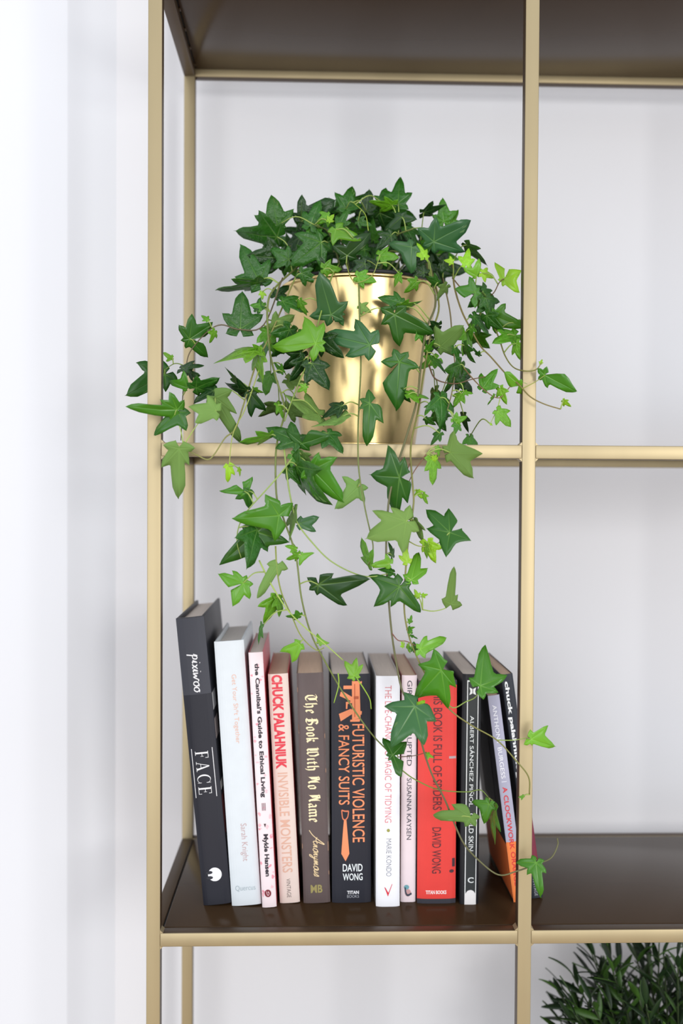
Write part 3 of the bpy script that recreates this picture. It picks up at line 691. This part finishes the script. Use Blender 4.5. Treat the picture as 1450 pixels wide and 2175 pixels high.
def finish_leaf(me, M, b0, n, tone, petiole, r):
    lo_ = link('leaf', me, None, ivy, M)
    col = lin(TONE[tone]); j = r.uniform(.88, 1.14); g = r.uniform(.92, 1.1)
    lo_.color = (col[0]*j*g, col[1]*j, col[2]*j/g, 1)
    if petiole:
        best = min(stem_pts, key=lambda p: (p-b0).length); dist = (best-b0).length
        if .002 < dist < .05:
            mid = b0*.5+best*.5+Vector((0, -.15*dist, .18*dist))
            pts = catmull([best, mid, b0-n*.0004], 5)
            po = link('petiole', tube_mesh('petiole', pts, .0006, .00045, 5), m_pet, lo_)
            po.matrix_parent_inverse = M.inverted()
    return lo_
def put_lobed(rows, r=rnd):
    bx, by = rows[0][0], rows[0][1]; tone = rows[0][5]; Y = min(q[6] for q in rows)/1000
    B = at(bx, by, Y); view = (CAM-B).normalized()
    n = Matrix.Rotation(r.uniform(-.35, .35), 3, 'Z') @ (Matrix.Rotation(r.uniform(-.3, .4), 3, 'X') @ view); n.normalize()
    e1 = (Vector((1, 0, 0))-n*n.x).normalized(); flip = tone in 'po'
    nn = -n if flip else n
    e2 = nn.cross(e1)
    L = []
    for q in rows:
        d = at(q[2], q[3], Y)-CAM; P = CAM+d*((B-CAM).dot(n)/d.dot(n))-B
        x, y = P.dot(e1), P.dot(e2); L.append((math.degrees(math.atan2(y, x)), math.hypot(x, y), max(.45, min(1.25, q[4]**.6*1.05))))
    b0 = in_ivy(B)
    M = Matrix(((e1.x, e2.x, nn.x, b0.x), (e1.y, e2.y, nn.y, b0.y), (e1.z, e2.z, nn.z, b0.z), (0, 0, 0, 1)))
    return finish_leaf(build_leaf(L, r.randrange(10**6)), M, b0, nn, tone, True, r)
# base x, base y, tip x, tip y, breadth, tone, depth mm
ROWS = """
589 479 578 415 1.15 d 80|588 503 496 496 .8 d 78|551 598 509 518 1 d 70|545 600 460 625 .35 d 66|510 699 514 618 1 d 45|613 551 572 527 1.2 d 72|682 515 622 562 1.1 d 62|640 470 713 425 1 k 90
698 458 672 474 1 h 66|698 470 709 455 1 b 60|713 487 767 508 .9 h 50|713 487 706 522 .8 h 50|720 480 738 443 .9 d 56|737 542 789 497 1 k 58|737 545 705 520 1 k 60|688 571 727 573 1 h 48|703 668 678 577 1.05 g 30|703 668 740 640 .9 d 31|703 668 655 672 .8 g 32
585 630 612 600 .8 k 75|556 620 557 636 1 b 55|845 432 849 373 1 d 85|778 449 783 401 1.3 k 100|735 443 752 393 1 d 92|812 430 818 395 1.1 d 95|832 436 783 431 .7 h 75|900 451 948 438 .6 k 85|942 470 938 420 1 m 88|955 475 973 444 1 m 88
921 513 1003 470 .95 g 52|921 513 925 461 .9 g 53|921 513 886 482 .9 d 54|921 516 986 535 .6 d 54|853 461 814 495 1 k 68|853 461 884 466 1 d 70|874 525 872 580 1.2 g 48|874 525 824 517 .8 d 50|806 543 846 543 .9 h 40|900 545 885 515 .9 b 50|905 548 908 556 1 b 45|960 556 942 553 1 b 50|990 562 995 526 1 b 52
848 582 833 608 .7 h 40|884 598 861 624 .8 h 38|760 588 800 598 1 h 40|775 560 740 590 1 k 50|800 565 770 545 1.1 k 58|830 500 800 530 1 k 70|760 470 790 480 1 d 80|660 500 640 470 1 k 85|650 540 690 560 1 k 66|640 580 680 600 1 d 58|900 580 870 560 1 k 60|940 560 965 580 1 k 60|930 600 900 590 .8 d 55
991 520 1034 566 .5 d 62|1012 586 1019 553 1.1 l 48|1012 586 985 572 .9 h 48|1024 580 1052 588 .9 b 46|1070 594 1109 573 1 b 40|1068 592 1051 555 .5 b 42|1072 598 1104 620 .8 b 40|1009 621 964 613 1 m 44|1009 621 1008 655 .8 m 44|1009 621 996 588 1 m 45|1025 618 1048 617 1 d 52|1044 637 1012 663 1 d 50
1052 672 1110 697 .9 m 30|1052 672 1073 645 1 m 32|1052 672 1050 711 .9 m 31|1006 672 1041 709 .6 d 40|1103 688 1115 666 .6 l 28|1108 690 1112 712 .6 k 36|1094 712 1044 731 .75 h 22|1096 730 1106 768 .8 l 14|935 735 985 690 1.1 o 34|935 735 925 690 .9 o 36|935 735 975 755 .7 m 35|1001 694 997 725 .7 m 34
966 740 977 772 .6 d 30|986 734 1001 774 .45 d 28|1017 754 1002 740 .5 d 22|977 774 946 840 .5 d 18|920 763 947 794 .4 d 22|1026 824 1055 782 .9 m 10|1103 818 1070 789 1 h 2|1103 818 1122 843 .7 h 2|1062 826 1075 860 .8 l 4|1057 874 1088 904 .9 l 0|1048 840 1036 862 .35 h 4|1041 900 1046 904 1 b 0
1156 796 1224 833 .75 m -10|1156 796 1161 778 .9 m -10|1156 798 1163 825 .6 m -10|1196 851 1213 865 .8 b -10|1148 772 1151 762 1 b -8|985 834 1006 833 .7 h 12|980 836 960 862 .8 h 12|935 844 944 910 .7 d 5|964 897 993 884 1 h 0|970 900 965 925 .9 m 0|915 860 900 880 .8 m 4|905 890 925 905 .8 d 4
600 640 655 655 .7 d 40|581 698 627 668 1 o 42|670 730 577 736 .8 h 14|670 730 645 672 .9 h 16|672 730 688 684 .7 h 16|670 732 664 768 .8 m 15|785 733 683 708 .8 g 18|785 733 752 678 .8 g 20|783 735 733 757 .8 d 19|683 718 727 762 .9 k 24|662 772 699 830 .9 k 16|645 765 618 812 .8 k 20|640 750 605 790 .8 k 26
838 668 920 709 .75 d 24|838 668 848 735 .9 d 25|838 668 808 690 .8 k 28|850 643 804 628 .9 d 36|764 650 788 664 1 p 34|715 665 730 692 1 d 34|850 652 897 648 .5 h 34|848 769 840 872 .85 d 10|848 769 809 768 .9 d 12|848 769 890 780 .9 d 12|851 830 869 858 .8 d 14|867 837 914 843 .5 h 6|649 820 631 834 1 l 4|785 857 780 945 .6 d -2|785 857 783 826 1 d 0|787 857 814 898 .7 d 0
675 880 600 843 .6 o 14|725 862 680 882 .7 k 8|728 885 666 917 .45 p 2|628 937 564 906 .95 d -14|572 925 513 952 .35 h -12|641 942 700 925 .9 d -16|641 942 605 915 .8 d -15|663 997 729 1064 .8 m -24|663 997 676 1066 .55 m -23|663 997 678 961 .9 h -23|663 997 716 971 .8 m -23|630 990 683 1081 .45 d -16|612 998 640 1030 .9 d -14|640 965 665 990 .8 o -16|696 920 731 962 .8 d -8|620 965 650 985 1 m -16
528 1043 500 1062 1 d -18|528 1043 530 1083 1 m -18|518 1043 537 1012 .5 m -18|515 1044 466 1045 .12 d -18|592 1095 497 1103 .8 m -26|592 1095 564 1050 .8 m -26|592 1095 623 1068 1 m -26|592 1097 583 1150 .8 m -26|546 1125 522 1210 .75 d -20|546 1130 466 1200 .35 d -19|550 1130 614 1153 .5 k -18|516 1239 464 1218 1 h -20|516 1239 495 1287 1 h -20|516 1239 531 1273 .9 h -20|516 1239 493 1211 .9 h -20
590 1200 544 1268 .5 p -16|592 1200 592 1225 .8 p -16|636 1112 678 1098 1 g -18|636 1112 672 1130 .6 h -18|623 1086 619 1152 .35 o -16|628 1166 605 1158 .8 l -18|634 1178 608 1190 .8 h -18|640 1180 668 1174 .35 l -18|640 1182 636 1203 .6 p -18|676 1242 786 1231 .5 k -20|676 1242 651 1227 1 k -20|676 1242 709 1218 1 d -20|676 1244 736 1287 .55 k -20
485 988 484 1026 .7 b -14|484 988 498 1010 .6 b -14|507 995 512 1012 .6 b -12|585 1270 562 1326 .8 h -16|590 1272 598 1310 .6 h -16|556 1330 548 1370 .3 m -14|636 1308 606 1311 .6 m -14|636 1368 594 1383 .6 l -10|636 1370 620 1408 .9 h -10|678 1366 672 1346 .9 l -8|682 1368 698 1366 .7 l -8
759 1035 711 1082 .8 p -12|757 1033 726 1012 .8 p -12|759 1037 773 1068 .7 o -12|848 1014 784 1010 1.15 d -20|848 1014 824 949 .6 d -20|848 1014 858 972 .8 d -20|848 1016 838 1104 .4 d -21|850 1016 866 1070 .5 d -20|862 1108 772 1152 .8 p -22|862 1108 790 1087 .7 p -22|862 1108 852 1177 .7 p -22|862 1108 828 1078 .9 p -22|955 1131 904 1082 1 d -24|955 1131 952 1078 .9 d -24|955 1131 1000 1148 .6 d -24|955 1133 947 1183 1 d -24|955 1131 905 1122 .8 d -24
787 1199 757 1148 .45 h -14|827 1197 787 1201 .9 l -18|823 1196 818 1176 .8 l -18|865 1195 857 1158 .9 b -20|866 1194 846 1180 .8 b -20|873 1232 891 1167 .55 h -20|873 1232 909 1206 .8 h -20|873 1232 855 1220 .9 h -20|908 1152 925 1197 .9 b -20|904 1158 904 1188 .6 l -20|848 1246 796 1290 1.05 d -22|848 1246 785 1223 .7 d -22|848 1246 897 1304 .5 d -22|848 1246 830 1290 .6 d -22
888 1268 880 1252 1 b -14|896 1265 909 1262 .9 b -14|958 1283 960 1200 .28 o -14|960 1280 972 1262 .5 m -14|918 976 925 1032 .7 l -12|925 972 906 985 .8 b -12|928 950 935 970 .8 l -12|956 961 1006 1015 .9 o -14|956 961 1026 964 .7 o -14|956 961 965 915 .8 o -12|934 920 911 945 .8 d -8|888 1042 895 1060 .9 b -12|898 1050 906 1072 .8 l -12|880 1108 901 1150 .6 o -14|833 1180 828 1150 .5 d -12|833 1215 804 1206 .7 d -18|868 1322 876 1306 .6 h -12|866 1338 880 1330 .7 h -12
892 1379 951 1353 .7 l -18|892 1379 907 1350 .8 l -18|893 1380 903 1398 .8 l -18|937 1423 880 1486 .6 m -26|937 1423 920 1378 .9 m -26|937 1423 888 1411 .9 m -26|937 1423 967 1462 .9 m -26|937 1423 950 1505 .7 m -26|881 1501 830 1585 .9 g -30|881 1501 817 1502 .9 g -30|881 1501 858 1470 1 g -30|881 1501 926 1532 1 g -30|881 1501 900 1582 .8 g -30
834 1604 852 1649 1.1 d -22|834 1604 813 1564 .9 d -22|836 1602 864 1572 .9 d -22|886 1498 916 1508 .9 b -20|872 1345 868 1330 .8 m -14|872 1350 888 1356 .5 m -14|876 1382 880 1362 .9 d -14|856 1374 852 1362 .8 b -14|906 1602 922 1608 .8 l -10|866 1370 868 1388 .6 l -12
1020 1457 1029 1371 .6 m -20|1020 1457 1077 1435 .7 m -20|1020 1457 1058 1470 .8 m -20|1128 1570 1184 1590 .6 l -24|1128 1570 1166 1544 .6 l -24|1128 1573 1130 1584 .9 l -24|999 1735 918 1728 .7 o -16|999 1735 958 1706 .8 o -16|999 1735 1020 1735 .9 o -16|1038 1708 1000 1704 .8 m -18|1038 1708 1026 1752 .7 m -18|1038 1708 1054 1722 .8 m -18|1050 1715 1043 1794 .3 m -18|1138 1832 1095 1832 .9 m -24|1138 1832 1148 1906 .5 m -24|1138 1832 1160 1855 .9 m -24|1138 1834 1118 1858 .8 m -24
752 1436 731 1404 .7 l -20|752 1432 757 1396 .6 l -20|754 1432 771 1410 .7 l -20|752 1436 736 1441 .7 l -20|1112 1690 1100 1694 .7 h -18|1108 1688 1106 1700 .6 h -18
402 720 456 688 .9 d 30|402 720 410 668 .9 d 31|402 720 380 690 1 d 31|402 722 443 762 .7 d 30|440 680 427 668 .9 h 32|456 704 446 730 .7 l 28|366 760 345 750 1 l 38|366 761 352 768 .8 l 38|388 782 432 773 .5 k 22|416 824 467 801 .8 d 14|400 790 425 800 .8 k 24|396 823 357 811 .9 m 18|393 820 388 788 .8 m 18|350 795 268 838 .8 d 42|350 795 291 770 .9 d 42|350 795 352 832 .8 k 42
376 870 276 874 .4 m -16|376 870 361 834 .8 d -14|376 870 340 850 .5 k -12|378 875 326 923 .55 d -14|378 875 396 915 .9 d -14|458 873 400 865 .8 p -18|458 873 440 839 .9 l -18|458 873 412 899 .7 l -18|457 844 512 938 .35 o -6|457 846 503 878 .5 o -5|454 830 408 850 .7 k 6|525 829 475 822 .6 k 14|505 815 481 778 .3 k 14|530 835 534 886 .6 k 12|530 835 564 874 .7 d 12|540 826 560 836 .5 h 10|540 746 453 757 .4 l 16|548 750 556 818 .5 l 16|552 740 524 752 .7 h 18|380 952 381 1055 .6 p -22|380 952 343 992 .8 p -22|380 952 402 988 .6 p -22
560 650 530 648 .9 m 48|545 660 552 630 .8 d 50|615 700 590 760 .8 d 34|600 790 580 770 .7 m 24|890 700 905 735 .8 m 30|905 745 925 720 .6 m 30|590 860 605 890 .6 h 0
"""
groups = []
for ln in ROWS.strip().split('\n'):
    last = None
    for it in ln.split('|'):
        q = it.split(); row = [float(v) for v in q[:5]]+[q[5], float(q[6])]
        if last and math.hypot(last[0][0]-row[0], last[0][1]-row[1]) < 4.5: last.append(row)
        else: last = [row]; groups.append(last)
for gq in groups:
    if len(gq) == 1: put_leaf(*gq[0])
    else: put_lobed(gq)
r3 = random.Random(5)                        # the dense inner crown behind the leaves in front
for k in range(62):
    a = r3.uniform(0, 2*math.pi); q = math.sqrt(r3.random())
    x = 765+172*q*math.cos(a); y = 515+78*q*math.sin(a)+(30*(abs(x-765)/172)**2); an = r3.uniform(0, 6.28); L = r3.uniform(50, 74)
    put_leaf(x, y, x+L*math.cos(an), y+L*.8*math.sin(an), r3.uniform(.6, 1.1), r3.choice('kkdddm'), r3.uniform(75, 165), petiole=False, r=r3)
for k in range(30):                          # smaller leaves hanging beside the pot
    if k % 2: x, y = r3.uniform(900, 1000), r3.uniform(600, 930)
    else: x, y = r3.uniform(560, 640), r3.uniform(600, 900)
    if 15 < k < 22: x, y = r3.uniform(1000, 1070), r3.uniform(600, 720)
    L = r3.uniform(34, 54); an = r3.uniform(.2, 2.9)
    put_leaf(x, y, x+L*math.cos(an), y+L*math.sin(an), r3.uniform(.5, 1.0), r3.choice('kddmmho'), r3.uniform(30, 75), r=r3)
# ------------------------------------------------------------------ bushy plant on the shelf below
m_bleaf = mat('bush_leaf', (54, 88, 26), 0.5, var=0.35, scale=30)
m_bleaf2 = mat('bush_leaf_dark', (26, 50, 20), 0.5, var=0.35, scale=30)
m_bstem = mat('bush_stem', (52, 66, 34), 0.6, var=0.2)
m_bpot = mat('white_ceramic', (225, 224, 220), 0.35, var=0.02)
BY = 0.118; BX = at(1440, 2200, BY).x; BZ = -0.80+.0003
bush = empty('potted_bush', (BX, BY, BZ), 'dark green bushy plant with narrow leaves below the books', 'plant')
me = lathe('pot', [(.0005, 0), (.045, 0), (.048, .003), (.06, .11), (.06, .114), (.056, .114), (.053, .1), (.0005, .098)], 48); me.set_sharp_from_angle(angle=math.radians(40)); link('pot', me, m_bpot, bush)
link('soil', lathe('soil', [(.0005, .101), (.053, .099)], 32), m_soil, bush)
def lance_mesh(seed):
    r = random.Random(seed); V, F = [], []; n = 7; bend = r.uniform(.05, .35)
    for side in (0, 1):
        for i in range(n+1):
            x = i/n; hw = .125*math.sin(math.pi*min(1, x*.92+.04))**.8*(1-.25*x); z = -bend*x*x-.01*side
            V += [(x, -hw, z+.03), (x, 0, z), (x, hw, z+.03)]
    o2 = 3*(n+1)
    for i in range(n):
        for j in (0, 1):
            a = 3*i+j; F.append((a, a+3, a+4, a+1)); F.append((o2+a, o2+a+1, o2+a+4, o2+a+3))
        F.append((3*i, o2+3*i, o2+3*i+3, 3*i+3)); F.append((3*i+2, 3*i+5, o2+3*i+5, o2+3*i+2))
    return V, F
LV = [lance_mesh(s) for s in range(5)]
LM = []
for V, F in LV:
    for mm in (m_bleaf, m_bleaf2):
        me = mesh_from('bush_leaf', V, F, True); me.materials.append(mm); LM.append(me)
cands = []
r2 = random.Random(11)
for k in range(90):
    az = r2.uniform(0, 2*math.pi); pol = math.acos(1-r2.random()*0.92)*.95
    R = r2.uniform(.112, .138)
    dirv = Vector((math.sin(pol)*math.cos(az), math.sin(pol)*math.sin(az)*.72, math.cos(pol)))
    p0 = Vector((.028*math.cos(az)*r2.random(), .028*math.sin(az)*r2.random(), .10)); c0 = Vector((0, 0, .205))
    p3 = c0+Vector((dirv.x*R, dirv.y*R, dirv.z*R*1.0))
    if p3.z > .375: p3.z = .375
    p1 = p0.lerp(p3, .5)+Vector((0, 0, .02))
    pts = catmull([p0, p1, p3], 8)
    link('stem', tube_mesh('stem', pts, .0013, .0007, 5), m_bstem, bush)
    for i in range(18):
        f = .30+.70*i/17; j = f*(len(pts)-1); a = pts[int(j)]; t = (pts[min(int(j)+1, len(pts)-1)]-pts[max(int(j)-1, 0)]).normalized()
        side = t.orthogonal().normalized(); side = Matrix.Rotation(i*2.4+k, 3, t) @ side
        dd = (t*r2.uniform(.55, 1.0)+side*r2.uniform(.4, .85)).normalized()
        if i == 17: dd = (t+side*.15).normalized()
        up = Vector((0, 0, 1)); n = (up-dd*up.dot(dd)); n = n.normalized() if n.length > .05 else dd.orthogonal().normalized()
        n = Matrix.Rotation(r2.uniform(-.9, .9), 3, dd) @ n
        c = n.cross(dd); L = r2.uniform(.021, .031)
        if (a+dd*L).z > .383: continue
        M = Matrix(((dd.x*L, c.x*L, n.x*L, a.x), (dd.y*L, c.y*L, n.y*L, a.y), (dd.z*L, c.z*L, n.z*L, a.z), (0, 0, 0, 1)))
        px, py = to_px(a+dd*L*.5+Vector((BX, BY, BZ)))
        vis = px < 1480 and py < 2200
        cands.append((not vis, a.y, M, r2.randrange(len(LM))))
cands.sort(key=lambda q: (q[0], q[1]))
for _, _, M, i in cands[:290]: link('leaf', LM[i], None, bush, M)
V, F = [], []
for _, _, M, i in cands[290:]:
    v, f = LV[i//2]; b0 = len(V); V += [M @ Vector(p) for p in v]; F += [tuple(q+b0 for q in g) for g in f]
fo = link('foliage', mesh_from('foliage', V, F, True), m_bleaf2, bush); fo['kind'] = 'stuff'
